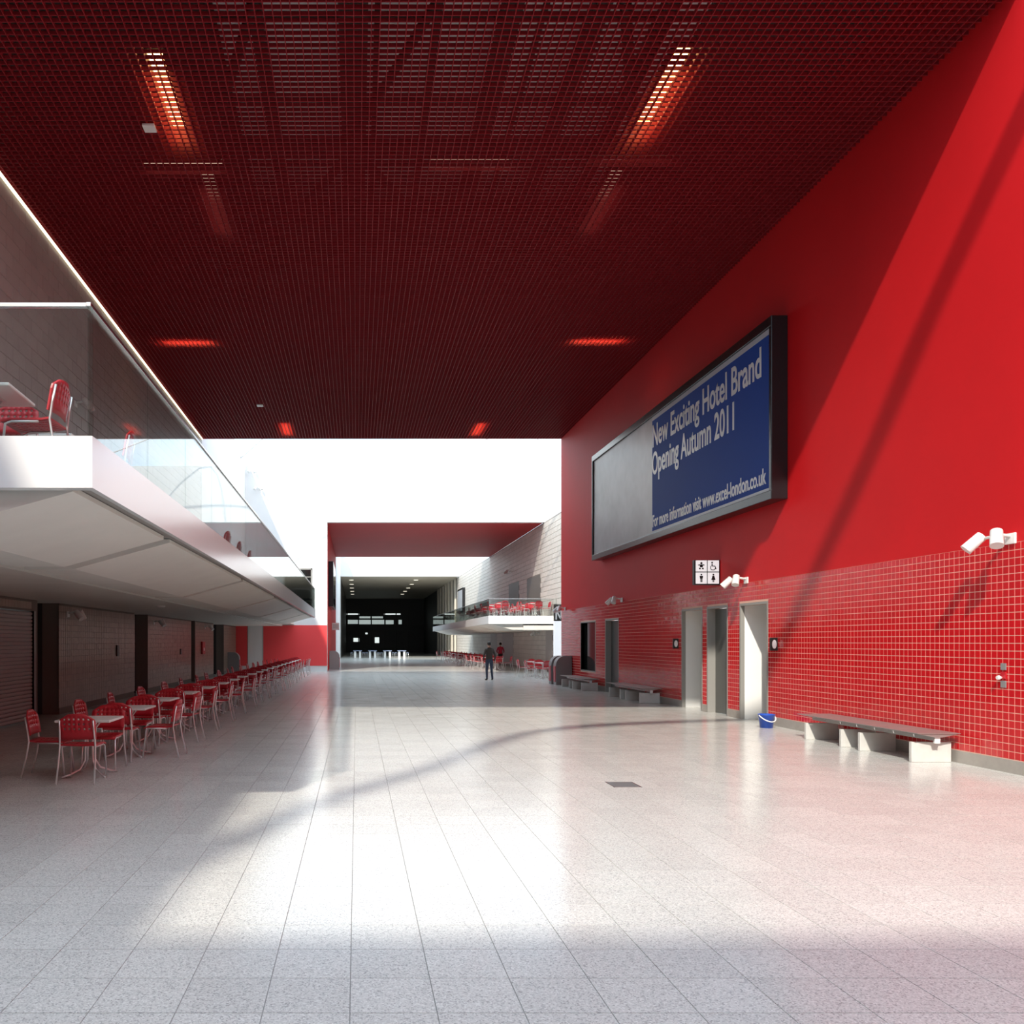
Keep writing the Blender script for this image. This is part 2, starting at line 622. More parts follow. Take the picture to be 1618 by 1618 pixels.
# ------------------------------------------------------------------ left side walls
SH = (13.85, 18.2)                                               # roller shutter
R1 = (18.4, 19.75); R2 = (26.4, 28.1); R3 = (35.5, 36.3); R4 = (41.0, 44.2)
b = MB()
for a, c in ((-30, SH[0]), (SH[1], R1[0]), (R1[1], R2[0]), (R2[1], R3[0]), (R3[1], R4[0]), (R4[1], Y2)):
    b.box(XL - .4, XL, a, c, 0, 2.62)
b.box(XL - .4, XL, *SH, 2.36, 2.62)
wl = struct(b.build('wall_left', 'brown_joint'), 'brown tiled ground floor wall under the balcony')
tiles(wl, 'wall_tile', (XL, 0, 0), (0, 1, 0), (0, 0, 1), 8.0, Y2, .15, 2.55, .15, .15, .005, .008, 'brown_tile', 0, cham=.002, tilt=.008,
      holes=[(SH[0], SH[1], 0, 2.4), (R1[0], R1[1], 0, 3), (R2[0], R2[1], 0, 3), (R3[0], R3[1], 0, 3), (R4[0], R4[1], 0, 3), (18.1, 18.5, 0, 3)], restname='wall_tile_field')
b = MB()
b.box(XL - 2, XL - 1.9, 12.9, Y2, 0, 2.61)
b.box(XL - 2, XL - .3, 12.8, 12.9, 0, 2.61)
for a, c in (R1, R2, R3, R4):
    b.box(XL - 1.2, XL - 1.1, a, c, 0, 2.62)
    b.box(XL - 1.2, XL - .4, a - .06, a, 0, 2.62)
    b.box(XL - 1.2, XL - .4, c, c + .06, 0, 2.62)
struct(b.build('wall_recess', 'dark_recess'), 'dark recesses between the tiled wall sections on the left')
# roller shutter
sh = empty('roller_shutter', (XL - .06, SH[0], 0), 0, 'grey slatted roller shutter closed at the left edge', 'shutter')
sm = MB().add([(0, 0, .004), (.022, 0, .02), (.028, 0, .042), (.022, 0, .064), (0, 0, .08),
               (0, 4.35, .004), (.022, 4.35, .02), (.028, 4.35, .042), (.022, 4.35, .064), (0, 4.35, .08)],
              [(0, 1, 6, 5), (1, 2, 7, 6), (2, 3, 8, 7), (3, 4, 9, 8), (4, 0, 5, 9), (0, 4, 3, 2, 1), (5, 6, 7, 8, 9)]).mesh('slat', 'shutter_grey')
for i in range(29):
    q = obj('slat', sm, None, sh)
    q.location = (0, 0, .02 + i * .08)
for y in (4.35, -.07):
    box('guide_rail', -.03, .07, y, y + .07, 0, 2.36, 'grey_frame', sh)

# upper left wall, block work
b = MB()
b.box(XLU - .6, XLU, -30, Y1, 2.7, ZR)
wu = struct(b.build('wall_left_upper', 'cream_joint'), 'grey brown block wall behind the balcony')
tiles(wu, 'wall_block', (XLU, 0, 0), (0, 1, 0), (0, 0, 1), 8.2, Y1, 3.27, 3.27 + 24 * .28, .6, .28, .012, .012, 'brown_block', 300, cham=.004, shift=.5)
wl2 = struct(box('wall_left_far', XLU - .6, XLU, Y1, Y2, 2.7, 12.3, 'white_wall'), 'white side wall beyond the red ceiling')

# ------------------------------------------------------------------ facing white wall, red panels, portal
b = MB()
b.box(-9, XP - .0, Y2, Y2 + .4, 0, ZR)
b.box(XP, 13, Y2, Y2 + .4, ZF, ZR)
wf = struct(b.build('wall_far', 'white_wall'), 'white end wall over the red portal')
for x0, x1 in ((-7.5, -6.28), (-5.36, XP - .01)):
    box('red_wall_panel', x0, x1, Y2 - .03, Y2, .32, 2.65, 'red_wall_panel', wf)
d5 = struct(box('door_5', -6.24, -5.40, Y2 - .025, Y2, .02, 2.75, 'white_plastic'), 'pale grey door between the two red wall panels')
for x in (-6.28, -5.40):
    box('door_jamb', x, x + .04, Y2 - .04, Y2, 0, 2.75, 'grey_frame', d5)
# dark window high on the white wall
wd = struct(MB().box(-4.2, -2.55, Y2 - .03, Y2, 5.84, 5.92).box(-4.2, -4.12, Y2 - .03, Y2, 3.2, 5.92).box(-2.63, -2.55, Y2 - .03, Y2, 3.2, 5.92).build('window_2', 'grey_frame'), 'dark window in the white end wall above the balcony')
box('window_pane', -4.12, -2.63, Y2 - .015, Y2, 3.2, 5.84, 'dark_glass', wd)
for z in (4.0, 4.7, 5.4):
    box('window_bar', -4.12, -2.63, Y2 - .03, Y2 - .016, z, z + .05, 'grey_frame', wd)

# far passage
b = MB(); b.box(XP - .4, XP, Y2 + .4, Y3, 0, ZR)
wp = struct(b.build('wall_portal', 'red_paint'), 'red side wall of the far portal')
struct(box('wall_passage_left', XP - .4, XP, Y3, Y4, 0, ZR, 'white_wall'), 'white side wall of the second skylit court')
struct(box('wall_hall_left', XP - .4, XP, Y4, Y5, 0, ZF + .3, 'dark_cladding'), 'dark side wall of the far hall')
struct(box('ceiling_portal', XP, XQ, Y2 + .4, Y3, ZF, ZR, 'red_panel'), 'red ceiling over the far portal')
box('roof_edge', XP, 13, Y3, Y3 + .2, ZF, ZR, 'white_wall', bpy.data.objects['ceiling_portal'])
struct(box('wall_far_header', -9, 13, Y4, Y4 + .4, ZF, ZR, 'white_wall'), 'white wall above the dark far hall')
struct(box('ceiling_far', XP, XQ, Y4 + .4, Y5, ZF, ZF + .3, 'tan_ceiling'), 'tan ceiling of the dark far hall')

# right far wall, cream blocks with openings
OP = [(49.6, 53.5, 3.0, 5.65), (56.2, 59.9, 3.0, 5.75), (46.6, 48.2, 0, 2.5), (58.2, 62.5, 0, 2.5), (65.0, 68.0, 0, 2.5), (69.0, 74.0, 3.0, 5.0)]
b = MB()
b.box(XQ + .012, XQ + .4, Y1, 91.0, 0, ZF)
wq = struct(b.build('wall_right_far', 'cream_joint'), 'cream block wall beyond the red wall')
tiles(wq, 'wall_block', (XQ + .012, 0, 0), (0, -1, 0), (0, 0, 1), -90.8, -Y1, .1, .1 + 30 * .28, .6, .28, .014, .014, 'cream_block', 150, cham=.004, shift=.5,
      holes=[(-c, -a, z0, z1) for a, c, z0, z1 in OP])
for a, c, z0, z1 in OP:
    box('opening_infill', XQ - .006, XQ + .02, a, c, z0 + .1, z1, 'opening_dark' if z0 > 1 else 'shutter_grey', wq)
struct(box('wall_right_upper', XQ + .4, XQ + .8, Y1, Y4, 0, ZF, 'white_wall'), 'white wall backing')
struct(box('wall_hall_right', XQ, XQ + .4, 91.0, Y5, 0, ZF, 'dark_cladding'), 'dark side wall on the right of the far hall')
for k in range(7):
    y = 91.5 + k * 3.2
    box('pilaster', XQ - .18, XQ, y, y + .9, 0, ZF - .02, 'tan_ceiling', bpy.data.objects['wall_hall_right'])

# end of the far hall
we = struct(box('wall_end', XP, XQ, Y5, Y5 + .3, 0, ZF, 'dark_cladding'), 'dark glazed end wall of the far hall')
struct(box('wall_back', -9, 13, -30.4, -30, 0, ZR, 'white_wall'), 'white wall behind the viewer')

# ------------------------------------------------------------------ ceiling of the hall: open red grille under a dark roof void
b = MB()
b.box(XLU - .6, XR + .3, Y0, Y1, ZR - .2, ZR)
cl = struct(b.build('ceiling', 'void_dark'), 'open red grille ceiling below a dark roof void')
# opening in the roof deck for the rooflight: rebuild the deck as four strips
b = MB()
RX0, RX1, RY0, RY1 = -2.3, 5.6, Y0 + .6, 24.0
b.box(XLU - .6, RX0, Y0, Y1, ZR - .2, ZR)
b.box(RX1, XR + .3, Y0, Y1, ZR - .2, ZR)
b.box(RX0, RX1, Y0, RY0, ZR - .2, ZR)
b.box(RX0, RX1, RY1, Y1, ZR - .2, ZR)
cl.data = b.mesh('ceiling', 'void_dark')
for i in range(3):
    for j in range(6):
        xa = RX0 + i * (RX1 - RX0) / 3; ya = RY0 + j * (RY1 - RY0) / 6
        box('rooflight_sheet', xa + .04, xa + (RX1 - RX0) / 3 - .04, ya + .04, ya + (RY1 - RY0) / 6 - .04, ZR - .12, ZR - .11, 'opal_rooflight', cl)
# bars between the sheets close the joints
for i in range(4):
    x = RX0 + i * (RX1 - RX0) / 3
    box('rooflight_bar', x - .05, x + .05, RY0, RY1, ZR - .16, ZR - .05, 'duct_dark', cl)
for j in range(7):
    y = RY0 + j * (RY1 - RY0) / 6
    box('rooflight_bar', RX0, RX1, y - .05, y + .05, ZR - .155, ZR - .055, 'duct_dark', cl)
# end closures of the void
b = MB()
b.box(XLU, XR, Y0 - .02, Y0 + .02, ZC - .0, ZR)
b.box(XLU, XR, Y1 - .02, Y1 + .02, ZC - .0, ZR)
o = b.build('fascia', 'red_panel', cl)
# grille
CS = .12
b = MB()
nx = int((XR - XLU) / CS)
for i in range(1, nx + 1):
    x = XLU + i * CS
    b.box(x - .006, x + .006, Y0, Y1, ZC, ZC + .058)
g1 = b.build('long_blade', 'red_blade', cl); g1['kind'] = 'stuff'
b = MB()
ny = int((Y1 - Y0) / CS)
for i in range(ny + 1):
    y = Y0 + .01 + i * CS
    b.box(XLU, XR, y - .006, y + .006, ZC + .001, ZC + .057)
g2 = b.build('cross_blade', 'red_blade', cl); g2['kind'] = 'stuff'
# ducts and braces in the void
for x, r in ((-.05, .22), (2.3, .14), (3.6, .12), (-1.5, .10), (1.2, .06), (4.6, .10)):
    box('duct', x - r, x + r, Y0 + .1, Y1 - .1, 10.95, 10.95 + 2 * r, 'duct_dark', cl)
for y in (15.6, 19.6, 23.6, 27.6, 31.0):
    box('cross_beam', XLU, XR, y - .1, y + .1, 10.7, 10.95, 'duct_dark', cl)
for y, xa, xb in ((11.6, 1.3, -.05), (15.6, -.05, 1.9), (15.6, -.05, -1.9), (11.6, -1.3, -2.6), (19.6, .1, 2.2), (11.4, 3.6, 4.9)):
    MB().tube([(xa, y, 10.8), (xb, y + 3.6, 10.8)], .085, 6).build('brace', 'duct_dark', cl)

# bay behind the camera: gives the same shade on the near floor
b = MB()
b.box(XLU - .6, XR + .3, -30, YB, ZC, ZR)
struct(b.build('ceiling_rear', 'red_panel'), 'red ceiling of the bay behind the viewer')

# ------------------------------------------------------------------ roof ribs over the courts
def rib(pts, r, lab):
    P = [Vector(p) for p in pts]
    sm = []
    for i in range(len(P) - 1):
        p0, p1, p2, p3 = P[max(i - 1, 0)], P[i], P[i + 1], P[min(i + 2, len(P) - 1)]
        for k in range(8):
            t = k / 8
            sm.append(.5 * ((2 * p1) + (p2 - p0) * t + (2 * p0 - 5 * p1 + 4 * p2 - p3) * t * t + (-p0 + 3 * p1 - 3 * p2 + p3) * t ** 3))
    sm.append(P[-1])
    o = MB().tube(sm, r, 10).build('roof_rib', 'white_metal')
    return tag(o, lab, 'roof rib', 'roof ribs over the skylit courts')


rib([(-7.0, -8.25, 11.8), (-6.2, -5.9, 13), (-4.9, -3.5, 13), (-1.76, 2.0, 13), (4.16, 4.37, 13), (5.8, 5.3, 13), (8.6, 7.5, 11.8)], .20, 'curved white roof rib over the court where the viewer stands')
rib([(-6.6, 42, 11.8), (-2, 43.5, 13.4), (3, 44, 13.6), (8, 43, 13.2), (11, 42, 8.6)], .05, 'thin curved roof rib seen against the bright sky')
rib([(-6.6, 47, 11.8), (-1, 40, 13.6), (4, 46, 14), (11, 38, 8.6)], .035, 'thinner diagonal roof rib against the bright sky')

# ------------------------------------------------------------------ balconies
def balcony(x_edge, x_in, ya, yb, zt, zb, zrail, pane, lab, sgn, panels, lab2):
    """sgn = +1: edge lies to the right of the wall"""
    b = MB()
    e2 = x_edge - sgn * .05
    # slab and fascia
    b.box(min(x_edge, e2), max(x_edge, e2), ya, yb, zb, zt)
    b.box(min(e2, x_in), max(e2, x_in), ya, ya + .12, zb, zt)
    b.box(min(e2, x_in), max(e2, x_in), yb - .12, yb, zb, zt)
    fb_ = b
    b = MB()
    b.box(min(e2, x_in), max(e2, x_in), ya + .12, yb - .12, zb + .05, zt - .02)
    r = struct(b.build('floor_balcony', 'soffit_gap'), lab)
    fb_.build('fascia', 'white_metal', r)
    xa, xm, xe = x_edge - sgn * .2, x_edge - sgn * 1.32, x_edge - sgn * 1.9
    pm = []
    for a, c in panels:
        q = MB()
        poly = [(xa, zb), (xm, zb - .31), (xe, zb - .31), (xe, zb - .2), (xe, zb + .04), (xa, zb + .04)]
        if sgn < 0: poly = poly[::-1]
        q.prism(poly, 'y', a, c)
        q.build('soffit_panel', 'soffit', r)
    # glass
    n = max(1, round((yb - ya) / pane))
    L = (yb - ya) / n
    gx = x_edge - sgn * .03
    gm = MB().box(-.006, .006, .004, L - .004, zt - .02, zrail - .02).mesh('glass_pane', 'glass')
    bal = empty('glass_balustrade', (0, 0, 0), 0, lab2 + ' along the hall side', 'balustrade')
    for i in range(n):
        g = obj('glass_pane', gm, None, bal)
        g.location = (gx, ya + i * L, 0)
    MB().bbox(gx - .02, gx + .02, ya, yb, zrail - .025, zrail + .008, .005).build('handrail', 'steel', bal)
    wi = abs(x_edge - x_in)
    n2 = max(1, round(wi / pane))
    L2 = wi / n2
    gm = MB().box(.004, L2 - .004, -.006, .006, zt - .02, zrail - .02).mesh('glass_pane', 'glass')
    for yy, wh in ((ya + .03, ' across its near end'), (yb - .03, ' across its far end')):
        bal = empty('glass_balustrade', (0, yy, 0), 0, lab2 + wh, 'balustrade')
        for i in range(n2):
            g = obj('glass_pane', gm, None, bal)
            g.location = (min(x_edge, x_in) + i * L2, 0, 0)
        MB().bbox(min(gx, x_in), max(gx, x_in), -.02, .02, zrail - .025, zrail + .0081, .005).build('handrail', 'steel', bal)
    return r


BX, BZ = -1.99, 3.25
ends = [6.52, 9.59, 16.0, 22.4, 28.8, 35.2, 40.4]
balcony(BX, XLU, 6.36, 40.6, BZ, 2.86, 4.25, 1.8, 'long white balcony with a glass balustrade on the left', 1,
        [(ends[i] + (.30 if i else 0), ends[i + 1]) for i in range(6)], 'glass balustrade of the left balcony')
b = MB()
b.box(XL - 2.3, BX - 2.28, 6.5, Y2, 2.60, 2.83)
b.box(BX - 2.3, BX - 1.6, 40.6, Y2, 2.70, 2.83)
struct(b.build('ceiling_balcony', 'soffit'), 'pale flat soffit under the left balcony')
ends = [45.7, 51, 57.5, 64, 70.5, 78.5]
balcony(7.1, XQ, 45.5, 78.7, 3.10, 2.66, 4.02, 1.8, 'far white balcony with red chairs behind glass on the right', -1,
        [(ends[i] + (.22 if i else 0), ends[i + 1]) for i in range(5)], 'glass balustrade of the far right balcony')
struct(box('ceiling_balcony_far', 9.0, XQ, 45.6, 78.6, 2.33, 2.6, 'soffit'), 'pale soffit under the far balcony')

# LED strip where the left wall meets the ceiling
o = MB().bbox(XLU + .02, XLU + .07, Y0, Y1 - .05, ZC - .055, ZC - .012, .01).build('light_strip', 'led_strip')
tag(o, 'long thin warm light strip along the ceiling edge', 'light')

# ------------------------------------------------------------------ ceiling lights above the grille
def ceiling_light(x, y, along, m, lab, L=1.75, z=10.27, wd=.22):
    r = empty('ceiling_light', (x, y, z), 0 if along else math.pi / 2, lab, 'light', 'lights above the red grille')
    h = MB()
    h.box(-wd / 2 - .03, wd / 2 + .03, -L / 2 - .03, L / 2 + .03, .06, .14)
    h.box(-wd / 2 - .03, -wd / 2 - .01, -L / 2, L / 2, -.02, .06)
    h.box(wd / 2 + .01, wd / 2 + .03, -L / 2, L / 2, -.02, .06)
    h.build('housing', 'duct_dark', r)
    MB().bbox(-wd / 2, wd / 2, -L / 2, L / 2, .02, .06, .01).build('tube_lamp', m, r)
    return r


ceiling_light(-2.95, 13.2, True, 'lamp_warm', 'glowing orange strip light above the grille at upper left')
ceiling_light(4.74, 13.15, True, 'lamp_warm', 'glowing orange strip light above the grille at upper right')
ceiling_light(-2.75, 16.4, True, 'lamp_dim', 'faint lengthwise strip light in the grille on the left')
ceiling_light(4.75, 16.3, True, 'lamp_dim', 'faint lengthwise strip light in the grille on the right')
ceiling_light(-4.73, 23.6, False, 'lamp_red', 'red glowing crosswise strip light in the grille on the left', 1.3)
ceiling_light(6.72, 23.5, False, 'lamp_red', 'red glowing crosswise strip light in the grille on the right', 1.3)
ceiling_light(-2.78, 33.2, True, 'lamp_red', 'small red glowing strip light at the far left end of the ceiling')
ceiling_light(4.80, 33.2, True, 'lamp_red', 'small red glowing strip light at the far right end of the ceiling')
for x, y, lab in ((-3.1, 15.05, 'thin dashed light line in the grille at the left'), (2.0, 14.95, 'thin dashed light line in the middle of the grille'), (4.55 + .25, 14.75, 'thin dashed light line in the grille at the right')):
    ceiling_light(x, y, False, 'lamp_dim', lab, 1.4, 10.22, .10)
for x, y, s, lab in ((-3.37, 13.75, .10, 'small white square detector plate on the ceiling grille'), (-3.42, 29.9, .11, 'tiny white detector plate near the far end of the ceiling')):
    o = MB().bbox(x - s, x + s, y - s, y + s, ZC - .04, ZC - .001, .008).build('detector_plate', 'white_plastic')
    tag(o, lab, 'detector')

# ------------------------------------------------------------------ billboard
SX, SY0, SY1, SZ0, SZ1 = XR - .33, 16.55, 29.2, 4.50, 8.10
bb = empty('billboard', (XR, (SY0 + SY1) / 2, SZ0), 0, 'long black framed billboard with a blue hotel poster on the red wall', 'sign')


def bpart(name, x0, x1, y0, y1, z0, z1, m, par=bb):
    return MB().box(x0 - XR, x1 - XR, y0 - (SY0 + SY1) / 2, y1 - (SY0 + SY1) / 2, z0 - SZ0, z1 - SZ0).build(name, m, par)


f = MB()
def fb(x0, x1, y0, y1, z0, z1):
    f.bbox(x0 - XR, x1 - XR, y0 - (SY0 + SY1) / 2, y1 - (SY0 + SY1) / 2, z0 - SZ0, z1 - SZ0, .012)
fb(SX + .001, XR - .001, SY0, SY0 + .10, SZ0 + .17, SZ1 - .19)
fb(SX + .001, XR - .001, SY1 - .10, SY1, SZ0 + .17, SZ1 - .19)
fb(SX, XR - .002, SY0 - .001, SY1 + .001, SZ1 - .20, SZ1)
fb(SX, XR - .002, SY0 - .001, SY1 + .001, SZ0, SZ0 + .18)
f.build('frame', 'black_frame', bb)
bpart('backing', XR - .2, XR - .002, SY0 + .1, SY1 - .1, SZ0 + .18, SZ1 - .2, 'black_frame')
PX = XR - .28
YM = 23.35
pb = bpart('blue_poster', PX, PX + .03, SY0 + .10, YM, SZ0 + .18, SZ1 - .2, 'poster_blue')
pg = bpart('grey_poster', PX, PX + .03, YM, SY1 - .1, SZ0 + .18, SZ1 - .2, 'poster_grey')
bpart('poster_border', PX - .004, PX, SY0 + .10, YM, SZ1 - .31, SZ1 - .2, 'poster_pale', pb)
bpart('poster_border', PX - .004, PX, SY0 + .10, YM, SZ0 + .18, SZ0 + .25, 'poster_pale', pb)


def lettering(body, height, z, y_left, width, m, par, bold=.012):
    me = text_mesh(body, 1.0, bold)
    xs = [v.co.x for v in me.vertices]
    sx = width / (max(xs) - min(xs))
    for v in me.vertices:
        v.co.x = (v.co.x - min(xs)) * sx
        v.co.y *= height
    me.materials.clear()
    me.materials.append(MATS[m])
    o = obj('lettering', me, None, par)
    o.rotation_euler = (math.pi / 2, 0, -math.pi / 2)
    o.location = (PX - .005 - XR, y_left - (SY0 + SY1) / 2, z - SZ0)
    return o


lettering('New Exciting Hotel Brand', .86, 7.06, YM - .05, 6.25, 'poster_white', pb, .014)
lettering('Opening Autumn 2011', .86, 6.30, YM - .02, 5.05, 'poster_white', pb, .014)
lettering('For more information visit www.excel-london.co.uk', .46, 4.86, YM - .05, 6.45, 'poster_white', pb, .014)

# ------------------------------------------------------------------ flag signs
def disc(b, cx, cz, r, y, n=14, d=.004, sx=1.):
    b.prism([(cx + r * sx * math.cos(2 * math.pi * k / n), cz + r * math.sin(2 * math.pi * k / n)) for k in range(n)], 'y', y - d, y)


def man(b, cx, cz, s, y):
    disc(b, cx, cz + .40 * s, .10 * s, y)
    b.prism([(cx - .16 * s, cz - .05 * s), (cx + .16 * s, cz - .05 * s), (cx + .20 * s, cz + .26 * s), (cx - .20 * s, cz + .26 * s)], 'y', y - .004, y)
    b.box(cx - .11 * s, cx - .015 * s, y - .004, y, cz - .48 * s, cz - .05 * s)
    b.box(cx + .015 * s, cx + .11 * s, y - .004, y, cz - .48 * s, cz - .05 * s)


def woman(b, cx, cz, s, y):
    disc(b, cx, cz + .40 * s, .10 * s, y)
    b.prism([(cx - .25 * s, cz - .22 * s), (cx + .25 * s, cz - .22 * s), (cx + .10 * s, cz + .27 * s), (cx - .10 * s, cz + .27 * s)], 'y', y - .004, y)
    b.box(cx - .09 * s, cx - .015 * s, y - .004, y, cz - .48 * s, cz - .22 * s)
    b.box(cx + .015 * s, cx + .09 * s, y - .004, y, cz - .48 * s, cz - .22 * s)


ws = empty('washroom_sign', (XR, 19.7, 3.0), 0, 'square projecting sign with four washroom symbols on the red wall', 'sign')
WW = .60
MB().bbox(-WW, -.001, -.06, .06, .02, .60, .006).build('sign_box', 'sign_black', ws)
for i in range(2):
    for j in range(2):
        x0, z0 = -WW + .03 + i * .28, .05 + (1 - j) * .28
        p = MB().box(x0, x0 + .26, -.066, -.06, z0, z0 + .26).build('symbol_tile', 'sign_added_glow', ws)
        s = MB()
        cx, cz = x0 + .13, z0 + .13
        if (i, j) == (0, 1):
            man(s, cx, cz, .2, -.066)
        elif (i, j) == (1, 1):
            woman(s, cx, cz, .2, -.066)
        elif (i, j) == (0, 0):                       # baby change
            disc(s, cx, cz + .065, .026, -.066)
            s.box(cx - .07, cx + .07, -.070, -.066, cz + .01, cz + .035)
            s.prism([(cx - .035, cz - .03), (cx + .035, cz - .03), (cx + .03, cz + .03), (cx - .03, cz + .03)], 'y', -.070, -.066)
            disc(s, cx - .035, cz - .06, .02, -.066); disc(s, cx + .035, cz - .06, .02, -.066)
        else:                                         # wheelchair
            disc(s, cx - .03, cz + .08, .02, -.066)
            s.prism([(cx - .045, cz), (cx - .02, cz), (cx - .015, cz + .055), (cx - .04, cz + .055)], 'y', -.070, -.066)
            s.box(cx - .03, cx + .04, -.070, -.066, cz - .012, cz + .008)
            s.prism([(cx + .03, cz - .01), (cx + .05, cz - .01), (cx + .075, cz - .075), (cx + .055, cz - .075)], 'y', -.070, -.066)
            for k in range(11):
                a = math.pi * (.75 + k * .115)
                s.prism([(cx - .01 + r_ * math.cos(a + q), cz - .04 + r_ * math.sin(a + q)) for r_, q in ((.065, 0), (.065, .37), (.048, .37), (.048, 0))], 'y', -.070, -.066)
        s.build('symbol', 'sign_black', p)

for y, lab, fn in ((16.98, 'small black projecting sign beside the doorway by the blue bucket', woman), (22.2, 'small black projecting sign left of the farther white doorway', man)):
    r = empty('door_sign', (XR, y, 1.52), 0, lab, 'sign')
    MB().bbox(-.14, -.001, -.03, .03, 0, .26, .005).build('sign_box', 'sign_black', r)
    s = MB()
    disc(s, -.07, .13, .09, -.03, 20, .004, .5)
    p = s.build('symbol_field', 'sign_white', r)

# ------------------------------------------------------------------ wall floodlights
def flood(mb, hx, hy, hz, tx, ty, tz, L=.26, r=.075):
    d = Vector((tx, ty, tz)).normalized()
    c = Vector((hx, hy, hz))
    mb.tube([c - d * L * .5, c - d * L * .46, c + d * L * .44, c + d * L * .5], [r * .78, r * .92, r, r * 1.02], 18)


def make_floodlight(name='wall_floodlight'):
    r = empty(name, (0, 0, 0))
    MB().bbox(-.03, -.001, -.09, .09, -.07, .07, .008).build('wall_plate', 'white_plastic', r)
    a = MB()
    a.tube([(-.02, 0, .03), (-.16, 0, .05), (-.26, 0, .02)], .025)
    a.tube([(-.26, -.16, .02), (-.26, .14, .02)], .02)
    a.build('arm', 'white_plastic', r)
    h = MB(); flood(h, -.30, -.14, -.01, -.25, -.35, -.75, .24); h.build('lamp_head', 'white_plastic', r)
    h = MB(); flood(h, -.34, .20, -.03, -.55, .25, -.6, .26); h.build('lamp_head', 'white_plastic', r)
    register(r)
    return r


fl0 = make_floodlight()
spots = [(XR, 10.9, 3.03, 0, 'white twin floodlight nearest on the red wall above the tiles'),
         (XR, 18.3, 3.03, 0, 'white twin floodlight on the red wall beside the washroom sign'),
         (XR, 26.9, 3.03, 0, 'white twin floodlight above the dark grey door'),
         (XR, 34.2, 3.03, 0, 'white twin floodlight at the far corner of the red wall'),
         (XL, 20.3, 2.36, math.pi, 'white twin floodlight under the balcony nearest the roller shutter'),
         (XL, 28.9, 2.36, math.pi, 'white twin floodlight under the balcony in the middle of the brown wall'),
         (XL, 38.6, 2.36, math.pi, 'white twin floodlight under the balcony above the red call box'),
         (XLU, 19.2, 7.1, math.pi, 'small white twin floodlight high on the block wall behind the balcony'),
         (XQ, 50.0, 2.2, 0, 'white twin floodlight under the far balcony'),
         (XQ, 59.0, 6.6, 0, 'white twin floodlight high on the cream wall')]
for i, (x, y, z, rz, lab) in enumerate(spots):
    o = fl0 if i == 0 else copy_tree(fl0)
    o.location = (x, y, z)
    o.rotation_euler = (0, 0, rz)
    tag(o, lab, 'light', 'twin floodlights on the walls')
for i, (x, z, lab) in enumerate(((-5.95, 12.0 - .5, 'upper'), (-5.6, 10.5, 'lower'))):
    o = copy_tree(fl0); o.location = (x, Y2, z); o.rotation_euler = (0, 0, math.pi / 2 * -1 + math.pi)
    tag(o, f'{lab} of two white twin floodlights on the white end wall', 'light', 'twin floodlights on the walls')

# wall outlets on the red tiles
r = empty('wall_outlet', (XR, 11.03, 1.1), 0, 'two grey plates with a round knob on the red tiles', 'outlet')
MB().bbox(-.012, 0, -.045, .045, .23, .32, .003).build('plate', 'bin_grey', r)
MB().bbox(-.012, 0, -.045, .045, .0, .09, .003).build('plate', 'bin_grey', r)
MB().bbox(-.012, 0, -.045, .045, .115, .205, .003).build('red_plate', 'fire_red', r)
k = MB().tube([(-.012, .02, .13), (-.05, .02, .13), (-.075, .02, .13)], [.012, .03, .024], 14).build('knob', 'white_plastic', r)

# ------------------------------------------------------------------ benches
def make_bench():
    r = empty('bench', (0, 0, 0))
    n, L = 7, 3.25
    s = L / n
    q = MB()
    # shallow V underside: plate plus folded skirts
    q.prism([(-.30, .415), (.30, .415), (.30, .425), (-.30, .425)], 'y', .008, s - .008)
    q.prism([(-.29, .414), (-.05, .365), (.05, .365), (.29, .414)], 'y', .02, s - .02)
    pm = q.mesh('seat_panel', 'bench_steel')
    for i in range(n):
        o = obj('seat_panel', pm, None, r); o.location = (0, i * s, 0)
    MB().box(-.045, .045, .05, L - .05, .315, .365).build('beam', 'bench_steel', r)
    bm_ = MB(); bm_.prism([(-.05, .285), (.05, .285), (.07, .37), (-.07, .37)], 'y', -.012, .012)
    bmesh_ = bm_.mesh('bracket', 'steel')
    for i in range(1, n):
        o = obj('bracket', bmesh_, None, r); o.location = (0, i * s, .045)
    MB().box(-.038, .038, .045, .075, .28, .37).build('end_bracket', 'white_metal', r)
    km = MB().bbox(-.28, .28, 0, .06, 0, .285, .006).mesh('concrete_block', 'concrete')
    for y in (.17, 1.39, 1.90, 2.97):
        o = obj('concrete_block', km, None, r); o.location = (0, y, 0)
    register(r)
    return r


be = make_bench()
for i, (x, y, lab) in enumerate(((8.11, 11.75, 'steel bench on concrete blocks nearest by the tiled wall'),
                                 (8.11, 23.2, 'steel bench on concrete blocks in front of the dark grey door'),
                                 (8.05, 29.0, 'steel bench on concrete blocks beside the rounded grey bins'))):
    o = be if i == 0 else copy_tree(be)
    o.location = (x, y, 0)
    tag(o, lab, 'bench', 'benches along the red wall')

